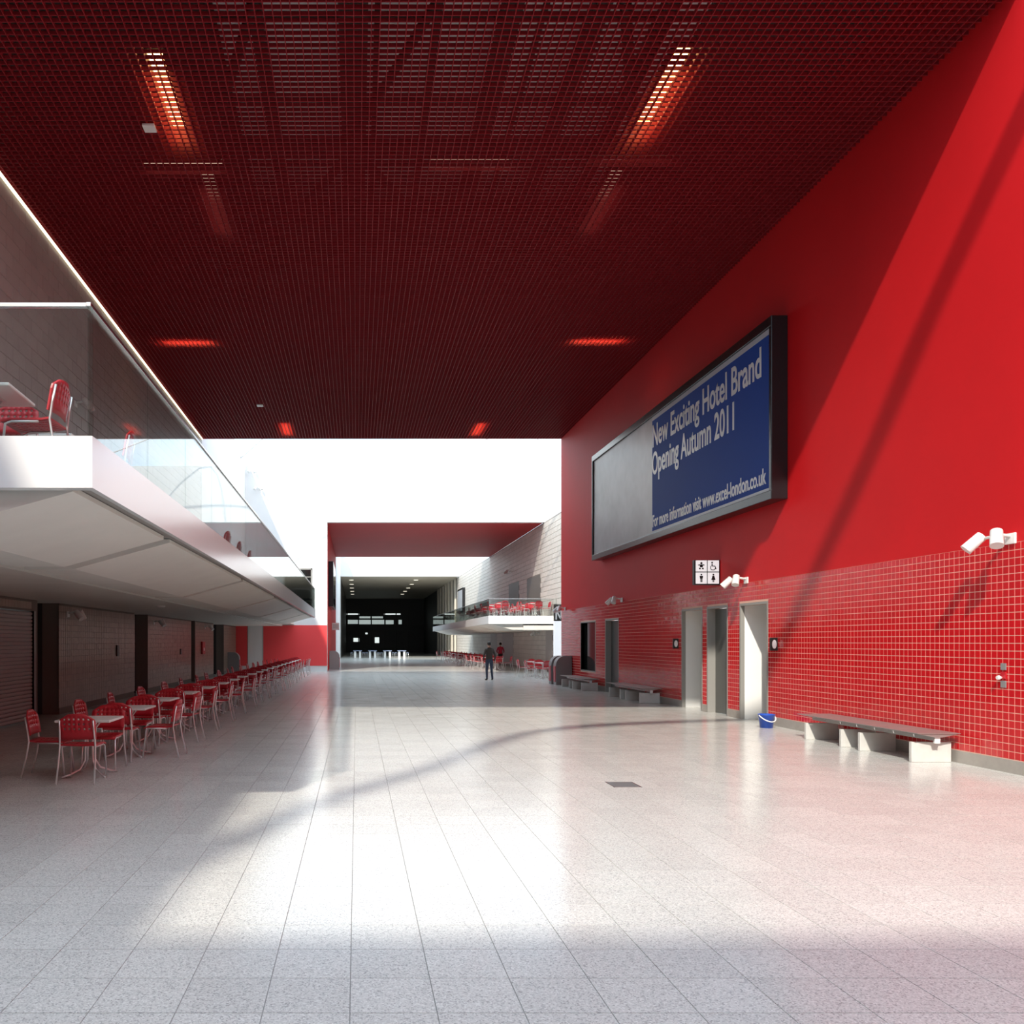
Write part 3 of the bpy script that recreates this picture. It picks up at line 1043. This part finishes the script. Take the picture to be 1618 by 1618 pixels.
# ------------------------------------------------------------------ bucket, hatch
r = empty('bucket', (8.1, 16.7, 0), 0, 'blue plastic bucket with a white handle by the doorway', 'bucket')
b = MB(); b.lathe([(0, .0), (.115, 0), (.15, .25), (.16, .255), (.16, .27), (.147, .27), (.11, .012), (0, .012)], 28)
b.build('body', 'blue_plastic', r)
b = MB()
pts = []
for k in range(15):
    a = math.pi * k / 14
    pts.append((.165 * math.cos(a), -.166 * math.sin(a), .25 - .12 * math.sin(a)))
b.tube(pts, .012, 8)
b.build('handle', 'white_plastic', r)
r.rotation_euler = (0, 0, math.radians(12))
r = empty('floor_hatch', (3.17, 10.05, 0), 0, 'small grey metal hatch set in the terrazzo floor', 'hatch')
MB().bbox(-.15, .15, -.17, .17, -.008, .004, .002).build('lid', 'hatch', r)
b = MB(); b.box(-.165, .165, -.185, -.172, -.008, .003); b.box(-.165, .165, .172, .185, -.008, .003); b.box(-.165, -.152, -.185, .185, -.008, .003); b.box(.152, .165, -.185, .185, -.008, .003)
b.build('rim', 'steel', r)

# ------------------------------------------------------------------ bins
def make_bin():
    r = empty('litter_bin', (0, 0, 0))
    prof = [(0, 0), (-.62, 0), (-.62, .78)]
    for k in range(1, 9):
        a = math.pi / 2 * k / 8
        prof.append((-.62 + .34 * (1 - math.cos(a)), .78 + .36 * math.sin(a)))
    prof += [(0, 1.14)]
    b = MB()
    b.v = []
    n = len(prof)
    vs = [(x, -.22, z) for x, z in prof] + [(x, .22, z) for x, z in prof]
    b.add(vs, [tuple(range(n)), tuple(range(2 * n - 1, n - 1, -1))] + [(i, i + n, (i + 1) % n + n, (i + 1) % n) for i in range(n)])
    b.build('body', 'bin_grey', r)
    MB().bbox(-.64, -.60, -.17, .17, .12, .74, .01).build('front_door', 'bin_red', r)
    MB().bbox(-.60, -.02, -.20, .20, -.0, .05, .01).build('plinth', 'black_frame', r)
    register(r)
    return r


bi = make_bin()
for i, (x, y, rz, lab) in enumerate(((XR - .02, 33.3, 0, 'rounded grey bin with a red front beside the far bench'),
                                     (XR - .02, 34.1, 0, 'rounded grey bin behind the red-fronted bin at the far bench'),
                                     (XL + .02, 45.6, math.pi, 'rounded grey bin by the red panels at the left wall end'),
                                     (XP + .02, 52.0, math.pi, 'rounded bin just inside the red portal'))):
    o = bi if i == 0 else copy_tree(bi)
    o.location = (x, y, 0); o.rotation_euler = (0, 0, rz)
    tag(o, lab, 'bin', 'rounded bins along the walls')

# red call box and notices
r = empty('call_box', (XL, 38.0, 1.15), 0, 'red fire call box on the brown wall under the balcony', 'call box')
MB().bbox(.008, .09, -.32, .32, 0, .55, .012).build('box', 'fire_red', r)
MB().bbox(.085, .10, -.1, .1, .14, .28, .004).build('panel', 'sign_white', r)
o = MB().bbox(XL + .008, XL + .04, 33.2, 33.5, 1.2, 1.42, .005).build('wall_notice', 'sign_black')
tag(o, 'small black notice plate on the brown tiles', 'notice')
o = MB().bbox(XL + .01, XL + .04, 24.4, 24.6, 1.28, 1.6, .005).build('door_sign', 'sign_black')
tag(o, 'small black upright plate on the brown tiles beside the dark recess', 'sign')
o = MB().lathe([(0, 0), (.10, 0), (.14, .04), (.14, .05), (0, .05)], 18, (-4.95, 21.3, 2.565)).build('downlight', 'white_plastic')
tag(o, 'round white downlight in the soffit under the balcony', 'light')

# portal: dark screen and notice
r = empty('wall_screen', (XP, 52.0, 4.0), 0, 'tall dark screen on the red portal side wall', 'screen')
MB().bbox(0.001, .30, -1.6, 4.0, -.2, 2.5, .02).build('casing', 'black_frame', r)
MB().box(.30, .306, -1.45, 3.85, -.05, 2.35).build('display', 'screen_dark', r)
r = empty('hanging_notice', (XP, 58.0, 2.5), 0, 'small white notice projecting inside the red portal', 'sign')
MB().bbox(.001, .5, -.03, .03, 0, .5, .006).build('panel', 'sign_white', r)
MB().box(.06, .44, -.036, -.03, .24, .27).box(.06, .44, -.036, -.03, .14, .17).box(.06, .44, -.036, -.03, .34, .37).build('print', 'bin_grey', r)

# second screen on the far cream wall
r = empty('poster_screen', (XQ - .03, 86.0, 4.6), 0, 'framed dark poster on the far cream wall beyond the balcony', 'screen')
MB().bbox(-.25, -.0, -2.1, 2.1, 0, 2.5, .02).build('casing', 'black_frame', r)
MB().box(-.256, -.25, -1.9, 1.9, .2, 2.3).build('print', 'poster_grey', r)

# totem at the corner with a letter N
r = empty('totem_sign', (10.34, 44.2, 0), 0, 'white lit totem with a black head and letter N at the red corner', 'sign')
MB().bbox(0, .44, 0, .2, 0, 2.78, .01).build('light_panel', 'totem_white', r)
hd = MB().bbox(0, .44, 0, .2, 2.78, 3.66, .01).build('head', 'sign_black', r)
b = MB()
b.box(.06, .14, -.006, 0, 2.86, 3.34); b.box(.32, .40, -.006, 0, 2.86, 3.34)
b.prism([(.06, 3.34), (.15, 3.34), (.40, 2.86), (.31, 2.86)], 'y', -.006, -.0005)
b.build('letter', 'sign_white', hd)

# ------------------------------------------------------------------ chairs and tables
def perforated(w, h, nx, ny, fx, P, th, round_top=0., rows=None):
    """grid panel with square holes; P(u,v) -> (point, normal)"""
    us = [0.]; m = .10; cell = (1 - 2 * m) / nx
    for i in range(nx):
        us += [m + cell * (i + (1 - fx) / 2), m + cell * (i + (1 + fx) / 2)]
    us.append(1.)
    vs = [0.]; m2 = .12; cell = (1 - 2 * m2) / ny
    for i in range(ny):
        vs += [m2 + cell * (i + (1 - fx) / 2), m2 + cell * (i + (1 + fx) / 2)]
    vs.append(1.)
    b = MB(); idx = {}
    for s in (0, 1):
        for i, u in enumerate(us):
            for j, v in enumerate(vs):
                p, n = P(u, v)
                b.v.append(tuple(Vector(p) + Vector(n) * (th / 2 if s else -th / 2)))
                idx[(s, i, j)] = len(b.v) - 1
    nu, nv = len(us) - 1, len(vs) - 1
    solid = lambda i, j: 0 <= i < nu and 0 <= j < nv and not (i % 2 == 1 and j % 2 == 1 and (rows is None or (j // 2) in rows))
    for i in range(nu):
        for j in range(nv):
            if not solid(i, j):
                continue
            b.f.append((idx[1, i, j], idx[1, i + 1, j], idx[1, i + 1, j + 1], idx[1, i, j + 1])); b.sm.append(True)
            b.f.append((idx[0, i, j + 1], idx[0, i + 1, j + 1], idx[0, i + 1, j], idx[0, i, j])); b.sm.append(True)
            for di, dj, e in ((-1, 0, ((i, j + 1), (i, j))), (1, 0, ((i + 1, j), (i + 1, j + 1))), (0, -1, ((i, j), (i + 1, j))), (0, 1, ((i + 1, j + 1), (i, j + 1)))):
                if not solid(i + di, j + dj):
                    (a, c) = e
                    b.f.append((idx[0, a[0], a[1]], idx[0, c[0], c[1]], idx[1, c[0], c[1]], idx[1, a[0], a[1]])); b.sm.append(False)
    return b


def back_P(u, v):
    wv = .44 * (1 - .10 * max(0, v - .7) / .3 - .22 * max(0, v - .93) / .07)
    x = (u - .5) * wv
    z = .53 + .31 * v - .035 * abs(2 * u - 1) ** 4 * max(0, v - .6) / .4
    y = -.215 - .055 * v + .03 * (2 * u - 1) ** 2
    return (x, y, z), (0, 1, .18)


def seat_P(u, v):
    x = (u - .5) * .44 * (1 - .05 * (1 - v))
    y = -.20 + .43 * v
    z = .452 - .014 * math.sin(math.pi * u) * math.sin(math.pi * min(1, v * 1.1)) + .012 * (v < .05) - .02 * max(0, v - .9) / .1
    return (x, y, z), (0, 0, 1)


CH_BACK = perforated(.44, .31, 6, 4, .42, back_P, .016, rows=(1, 2, 3))
CH_SEAT = perforated(.44, .43, 6, 6, .34, seat_P, .018)
def chair_legs():
    legs = []
    for s in (-1, 1):
        legs.append(MB().tube([(s * .225, -.30, 0), (s * .218, -.235, .26), (s * .212, -.205, .45), (s * .205, -.225, .60), (s * .20, -.255, .76)], .0115, 8))
    for s in (-1, 1):
        legs.append(MB().tube([(s * .20, -.10, .432), (s * .205, .14, .432), (s * .21, .195, .41), (s * .225, .235, .0)], .0115, 8))
    return legs


chair0 = empty('cafe_chair', (0, 0, 0))
CH_SEAT.build('seat', 'chair_red', chair0)
CH_BACK.build('backrest', 'chair_red', chair0)
for l in chair_legs():
    l.build('leg', 'chair_leg', chair0)
register(chair0)
table0 = empty('cafe_table', (0, 0, 0))
MB().bbox(-.34, .34, -.34, .34, .70, .73, .008).build('tabletop', 'table_white', table0)
MB().bbox(-.14, .14, -.14, .14, .685, .70, .003).build('top_plate', 'chair_leg', table0)
for sx in (-1, 1):
    for sy in (-1, 1):
        MB().tube([(sx * .11, sy * .11, .69), (sx * .055, sy * .055, .60), (sx * .045, sy * .045, .40), (sx * .05, sy * .05, .20), (sx * .10, sy * .10, .09), (sx * .20, sy * .20, .035), (sx * .27, sy * .27, .014)], .013, 8).build('leg', 'chair_leg', table0)
register(table0)


def joined(root, name):
    """one mesh with material slots, for copies too small to show parts"""
    vs, fs, mi, mats = [], [], [], []
    for c in root.children:
        me = c.data
        k = me.materials[0]
        if k not in mats: mats.append(k)
        n = len(vs)
        vs += [v.co[:] for v in me.vertices]
        fs += [tuple(n + i for i in p.vertices) for p in me.polygons]
        mi += [mats.index(k)] * len(me.polygons)
    me = bpy.data.meshes.new(name)
    me.from_pydata(vs, [], fs)
    for k in mats: me.materials.append(k)
    me.polygons.foreach_set('material_index', mi)
    return me


CHJ = joined(chair0, 'cafe_chair')
TBJ = joined(table0, 'cafe_table')
used = {'c': False, 't': False}


def place(kind, x, y, z, rz, label, group, small=False):
    cat = 'chair' if kind == 'c' else 'table'
    if small:
        o = bpy.data.objects.new('cafe_chair' if kind == 'c' else 'cafe_table', CHJ if kind == 'c' else TBJ)
        COL.objects.link(o)
    else:
        src = chair0 if kind == 'c' else table0
        o = copy_tree(src) if used[kind] else src
        used[kind] = True
    o.location = (x, y, z)
    o.rotation_euler = (0, 0, rz)
    return tag(o, label, cat, group)


J = lambda a: random.uniform(-a, a)
for i in range(20):
    y = 10.75 + i * 1.86
    x = -3.42 + J(.03)
    sm = i > 9
    nm = ORD[i]
    gp = 'red chairs in the row under the balcony'
    place('t', x, y, 0, J(.03), f'white square cafe table, {nm} in the row under the balcony', 'white tables in the row under the balcony', sm)
    place('c', x + .02 + J(.04), y - (.60 if sm else .42), 0, J(.03), f'red perforated chair on the near side of the {nm} table in the row', gp, sm)
    place('c', x - (.64 if sm else .52) + J(.03), y + J(.05), 0, -math.pi / 2 + J(.08), f'red perforated chair on the wall side of the {nm} table in the row', gp, sm)
    place('c', x + J(.04), y + (.60 if sm else .50), 0, math.pi + J(.06), f'red perforated chair on the far side of the {nm} table in the row', gp, sm)
    if i:
        place('c', x + (.64 if sm else .50) + J(.03), y + J(.05), 0, math.pi / 2 + J(.10), f'red perforated chair on the open hall side of the {nm} table in the row', gp, sm)
# balcony, left
for i, (x, y) in enumerate([(-3.38, 7.68), (-3.42, 9.5), (-3.62, 18.1), (-3.62, 20.0), (-3.62, 22.0)]):
    nm = ORD[i]
    sm = False
    gp = 'red chairs on the left balcony'
    place('t', x, y, BZ - .02, J(.05), f'white table on the left balcony, {nm} from the glass end', 'tables on the left balcony', sm)
    place('c', x + (.47 if i < 1 else .62) + J(.03), y + J(.06), BZ - .02, math.pi / 2 + J(.15), f'red chair on the glass side of the {nm} left balcony table', gp, sm)
    place('c', x - .64, y + J(.06), BZ - .02, -math.pi / 2 + J(.15), f'red chair on the wall side of the {nm} left balcony table', gp, sm)
    if i == 0:
        place('c', x + .0, y + .50, BZ - .02, math.pi + J(.1), f'red chair on the far side of the {nm} left balcony table', gp, sm)
# far right, ground floor
k = 0
for i in range(18):
    y = 39.3 + i * 2.25
    x = 8.35 + J(.15) if y > 46 else 8.75 + J(.1)
    if 43.5 < y < 48.5: continue
    nm = ORD[k]; k += 1
    gp = 'red chairs along the far right wall'
    place('t', x, y, 0, J(.1), f'white cafe table, {nm} in the row below the far balcony', 'tables along the far right wall', True)
    for dx, dy, rz, sd in ((0, -.66, 0, 'near'), (-.66, 0, -math.pi / 2, 'hall'), (.66, 0, math.pi / 2, 'wall'), (0, .66, math.pi, 'far')):
        place('c', x + dx + J(.03), y + dy + J(.03), 0, rz + J(.10), f'small red chair on the {sd} side of the {nm} table below the far balcony', gp, True)
# far right balcony
k = 0
for i in range(12):
    y = 46.6 + (i // 2) * 2.6
    x = 8.05 + 1.80 * (i % 2)
    nm = ORD[i // 2]; sd2 = 'glass' if i % 2 == 0 else 'inner'
    gp = 'red chairs on the far balcony'
    place('t', x, y, 3.08, J(.1), f'white table in the {sd2} column of the far balcony, {nm} from its front', 'tables on the far balcony', True)
    for dx, dy, rz, sd in ((0, -.64, 0, 'front'), (-.575, 0, -math.pi / 2, 'left'), (.575, 0, math.pi / 2, 'right'), (0, .64, math.pi, 'back')):
        place('c', x + dx + J(.02), y + dy + J(.03), 3.08, rz + J(.10), f'red chair at the {sd} of the {nm} {sd2} table on the far balcony', gp, True)

# ------------------------------------------------------------------ far hall furniture and end wall
bt = empty('blue_table', (0, 0, 0))
MB().bbox(-.45, .45, -.35, .35, .72, .80, .02).build('tabletop', 'stool_blue', bt)
for sx in (-1, 1):
    MB().bbox(sx * .26 - .11, sx * .26 + .11, -.2, .2, 0, .72, .02).build('leg', 'white_plastic', bt)
register(bt)
bs = empty('pale_stool', (0, 0, 0))
MB().lathe([(0, .56), (.12, .56), (.13, .58), (.12, .60), (0, .60)], 16).build('seat', 'stool_blue', bs)
for a in range(4):
    c, s = math.cos(math.pi / 4 + a * math.pi / 2), math.sin(math.pi / 4 + a * math.pi / 2)
    MB().tube([(c * .12, s * .12, .57), (c * .15, s * .15, 0)], .014, 6).build('leg', 'steel', bs)
register(bs)
for i, x in enumerate((.1, 1.65, 3.2, 4.7)):
    o = bt if i == 0 else copy_tree(bt)
    o.location = (x, 88.0, 0)
    nm = ORD[i]
    tag(o, f'blue topped white table at the dark hall, {nm} from the left', 'table', 'blue tables at the dark hall')
    for j, dx in enumerate((-.60, .60)):
        o = bs if (i == 0 and j == 0) else copy_tree(bs)
        o.location = (x + dx, 88.0, 0)
        tag(o, f'pale stool on the {"left" if j == 0 else "right"} of the {nm} blue table', 'stool', 'stools at the blue tables')

for x0, x1, z0, z1, m in ((-1.4, .2, 4.55, 5.2, 'lit_window'), (.4, 2.25, 4.5, 5.2, 'lit_window'), (2.45, 4.4, 4.5, 5.2, 'lit_window'), (4.65, 5.9, 4.5, 5.15, 'lit_window'), (6.7, 7.2, 4.5, 5.2, 'lit_window'),
                          (.45, 2.2, 5.45, 5.75, 'lit_window'), (2.45, 4.2, 5.45, 5.75, 'lit_window'), (-1.6, .4, 6.0, 6.2, 'lit_window_bright'), (4.4, 7.0, 6.0, 6.2, 'lit_window_bright'),
                          (-.5, .4, 1.7, 2.3, 'lit_window_bright'), (2.9, 3.6, 1.5, 2.4, 'lit_window_bright'), (1.4, 1.75, 2.9, 3.15, 'lit_window_bright')):
    p = box('window_pane', x0, x1, Y5 - .04, Y5, z0, z1, m, we)
for x in (-1.5, .3, 2.35, 4.5, 6.3, 8.2):
    box('mullion', x - .08, x + .08, Y5 - .25, Y5, 0, 6.6, 'dark_recess', we)
box('transom', XP, XQ, Y5 - .3, Y5 - .05, 3.5, 4.3, 'dark_recess', we)
k = 0
for i in range(5):
    for x, sd in ((-.6, 'left'), (6.6, 'right')):
        o = MB().lathe([(0, 0), (.22, 0), (.26, .03), (.26, .05), (0, .05)], 16, (x, 94.0 + i * 7, ZF - .05)).build('downlight', 'downlight')
        tag(o, f'round downlight in the dark hall ceiling, {ORD[i]} along on the {sd}', 'light', 'downlights in the dark hall')

# ------------------------------------------------------------------ people
def person(label, loc, rz, J_, h, mats, hair):
    """J_: joint dict; one skinned surface"""
    verts, radii, edges = [], [], []
    idx = {}
    def V(n, p, r):
        idx[n] = len(verts); verts.append(Vector(p)); radii.append(r)
    def E(*ns):
        for a, c in zip(ns, ns[1:]): edges.append((idx[a], idx[c]))
    V('pel', (0, 0, .93), (.155, .115)); V('waist', (0, .0, 1.08), (.145, .105)); V('chest', (0, .01, 1.28), (.17, .115))
    V('neckb', (0, 0, 1.43), (.10, .08)); V('neck', (0, .01, 1.49), (.058, .058)); V('head0', (0, .02, 1.56), (.072, .082)); V('head1', (0, .02, 1.65), (.08, .098)); V('head2', (0, .01, 1.715), (.055, .07))
    E('pel', 'waist', 'chest', 'neckb', 'neck', 'head0', 'head1', 'head2')
    for s, n in ((-1, 'l'), (1, 'r')):
        g = J_[n]
        V('sh' + n, (s * .17, 0, 1.39), (.068, .065)); V('el' + n, g['el'], (.048, .048)); V('wr' + n, g['wr'], (.032, .030)); V('pa' + n, g['pa'], (.036, .018))
        E('chest', 'sh' + n, 'el' + n, 'wr' + n, 'pa' + n)
        d = (Vector(g['pa']) - Vector(g['wr'])).normalized()
        base = Vector(g['pa'])
        for fi, (o_, L) in enumerate(((-.03, .075), (-.01, .085), (.01, .08), (.03, .062))):
            V(f'f{n}{fi}a', base + Vector((0, o_, 0)) + d * .03, (.009, .009))
            V(f'f{n}{fi}b', base + Vector((-s * .008, o_, 0)) + d * (.03 + L * .55), (.0085, .0085))
            V(f'f{n}{fi}c', base + Vector((-s * .022, o_, 0)) + d * (.03 + L), (.007, .007))
            E('pa' + n, f'f{n}{fi}a', f'f{n}{fi}b', f'f{n}{fi}c')
        V(f't{n}a', base + Vector((-s * .008, .042, 0)) - d * .01, (.010, .010)); V(f't{n}b', base + Vector((-s * .014, .062, 0)) + d * .035, (.008, .008))
        E('pa' + n, f't{n}a', f't{n}b')
        V('hp' + n, (s * .095, 0, .86), (.098, .10)); V('kn' + n, g['kn'], (.062, .064)); V('an' + n, g['an'], (.046, .050)); V('he' + n, Vector(g['an']) + Vector((0, -.02, -.05)), (.042, .045)); V('to' + n, Vector(g['an']) + Vector((s * .02, .16, -.06)), (.038, .030))
        E('pel', 'hp' + n, 'kn' + n, 'an' + n, 'he' + n, 'to' + n)
    me = bpy.data.meshes.new('person')
    me.from_pydata(verts, edges, [])
    o = bpy.data.objects.new('person', me)
    COL.objects.link(o)
    md = o.modifiers.new('skin', 'SKIN')
    md.use_smooth_shade = True
    for i, sv in enumerate(me.skin_vertices[0].data):
        sv.radius = radii[i] if isinstance(radii[i], tuple) else (radii[i], radii[i])
        sv.use_root = (i == 0)
    sb = o.modifiers.new('sub', 'SUBSURF'); sb.levels = 2; sb.render_levels = 2
    bpy.context.view_layer.update()
    dg = bpy.context.evaluated_depsgraph_get()
    m2 = bpy.data.meshes.new_from_object(o.evaluated_get(dg))
    o.modifiers.clear()
    o.data = m2
    m2.materials.clear()
    for n in ('skin', mats[0], mats[1], 'shoe_dark'):
        m2.materials.append(MATS[n])
    hands = [Vector(J_[n]['wr']) for n in 'lr']
    for p in m2.polygons:
        c = p.center
        k = 0
        if c.z < .085: k = 3
        elif c.z < .95 and min((c - h_).length for h_ in hands) > .14 and not (abs(c.x) > .22 and c.z > .70): k = 2
        elif c.z < 1.475 and min((c - (h_ + (Vector(J_[n]['pa']) - h_) * 1.2)).length for h_, n in zip(hands, 'lr')) > .10: k = 1
        p.material_index = k
        p.use_smooth = True
    zmin = min(v.co.z for v in m2.vertices)
    zmax = max(v.co.z for v in m2.vertices)
    s = h / (zmax - zmin)
    for v in m2.vertices:
        v.co = Vector((v.co.x * s, v.co.y * s, (v.co.z - zmin) * s))
    # hair cap, ears and nose are children of the body
    hb = MB()
    prof = []
    C = Vector((0, .012, 1.655 - zmin)) * s
    bm = bmesh.new()
    bmesh.ops.create_uvsphere(bm, u_segments=20, v_segments=14, radius=1)
    for q in bm.verts:
        q.co = Vector((C.x + q.co.x * .092 * s, C.y - .012 + q.co.y * .108 * s, C.z + .012 + q.co.z * .10 * s))
    dele = [f_ for f_ in bm.faces if f_.calc_center_median().y > C.y + .025 and f_.calc_center_median().z < C.z + .05 * s or f_.calc_center_median().z < C.z - (.07 if hair == 'short' else .10)]
    bmesh.ops.delete(bm, geom=dele, context='FACES')
    hm = bpy.data.meshes.new('hair'); bm.to_mesh(hm); bm.free()
    hm.polygons.foreach_set('use_smooth', [True] * len(hm.polygons))
    hm.materials.append(MATS['hair_dark'])
    obj('hair', hm, None, o)
    f_ = MB()
    f_.tube([(0, C.y + .085 * s, C.z + .0), (0, C.y + .112 * s, C.z - .035), (0, C.y + .09 * s, C.z - .045)], [.008, .014, .010], 8)
    f_.build('nose', 'skin', o)
    for sx in (-1, 1):
        e_ = MB(); e_.tube([(sx * .083 * s, C.y, C.z - .03), (sx * .095 * s, C.y - .01, C.z - .0), (sx * .085 * s, C.y - .005, C.z + .025)], [.010, .014, .010], 8); e_.build('ear', 'skin', o)
        e_ = MB(); e_.tube([(sx * .032 * s, C.y + .088 * s, C.z), (sx * .032 * s, C.y + .096 * s, C.z)], [.012, .008], 10); e_.build('eye', 'hair_dark', o)
    e_ = MB(); e_.tube([(-.026, C.y + .088 * s, C.z - .068), (0, C.y + .094 * s, C.z - .070), (.026, C.y + .088 * s, C.z - .068)], .006, 6); e_.build('mouth', 'top_pink', o)
    o.location = loc
    o.rotation_euler = (0, 0, rz)
    return tag(o, label, 'person')


person('person in a brown jacket and jeans standing on the open floor', (5.87, 37.4, 0), math.radians(12),
       {'l': dict(el=(-.27, -.04, 1.12), wr=(-.26, .06, .90), pa=(-.25, .09, .82), kn=(-.11, .03, .49), an=(-.12, -.02, .09)),
        'r': dict(el=(.28, -.03, 1.12), wr=(.28, .05, .89), pa=(.27, .08, .81), kn=(.13, .06, .49), an=(.17, .05, .09))},
       1.66, ('jacket_brown', 'jeans'), 'short')
person('person in a pink top and black trousers near the far chairs', (9.75, 57.3, 0), math.radians(-15),
       {'l': dict(el=(-.26, .02, 1.13), wr=(-.20, .20, 1.00), pa=(-.16, .27, .98), kn=(-.10, .02, .49), an=(-.10, -.03, .09)),
        'r': dict(el=(.26, .02, 1.13), wr=(.22, .20, 1.02), pa=(.18, .27, 1.00), kn=(.10, .04, .49), an=(.11, .0, .09))},
       1.60, ('top_pink', 'trousers_black'), 'long')
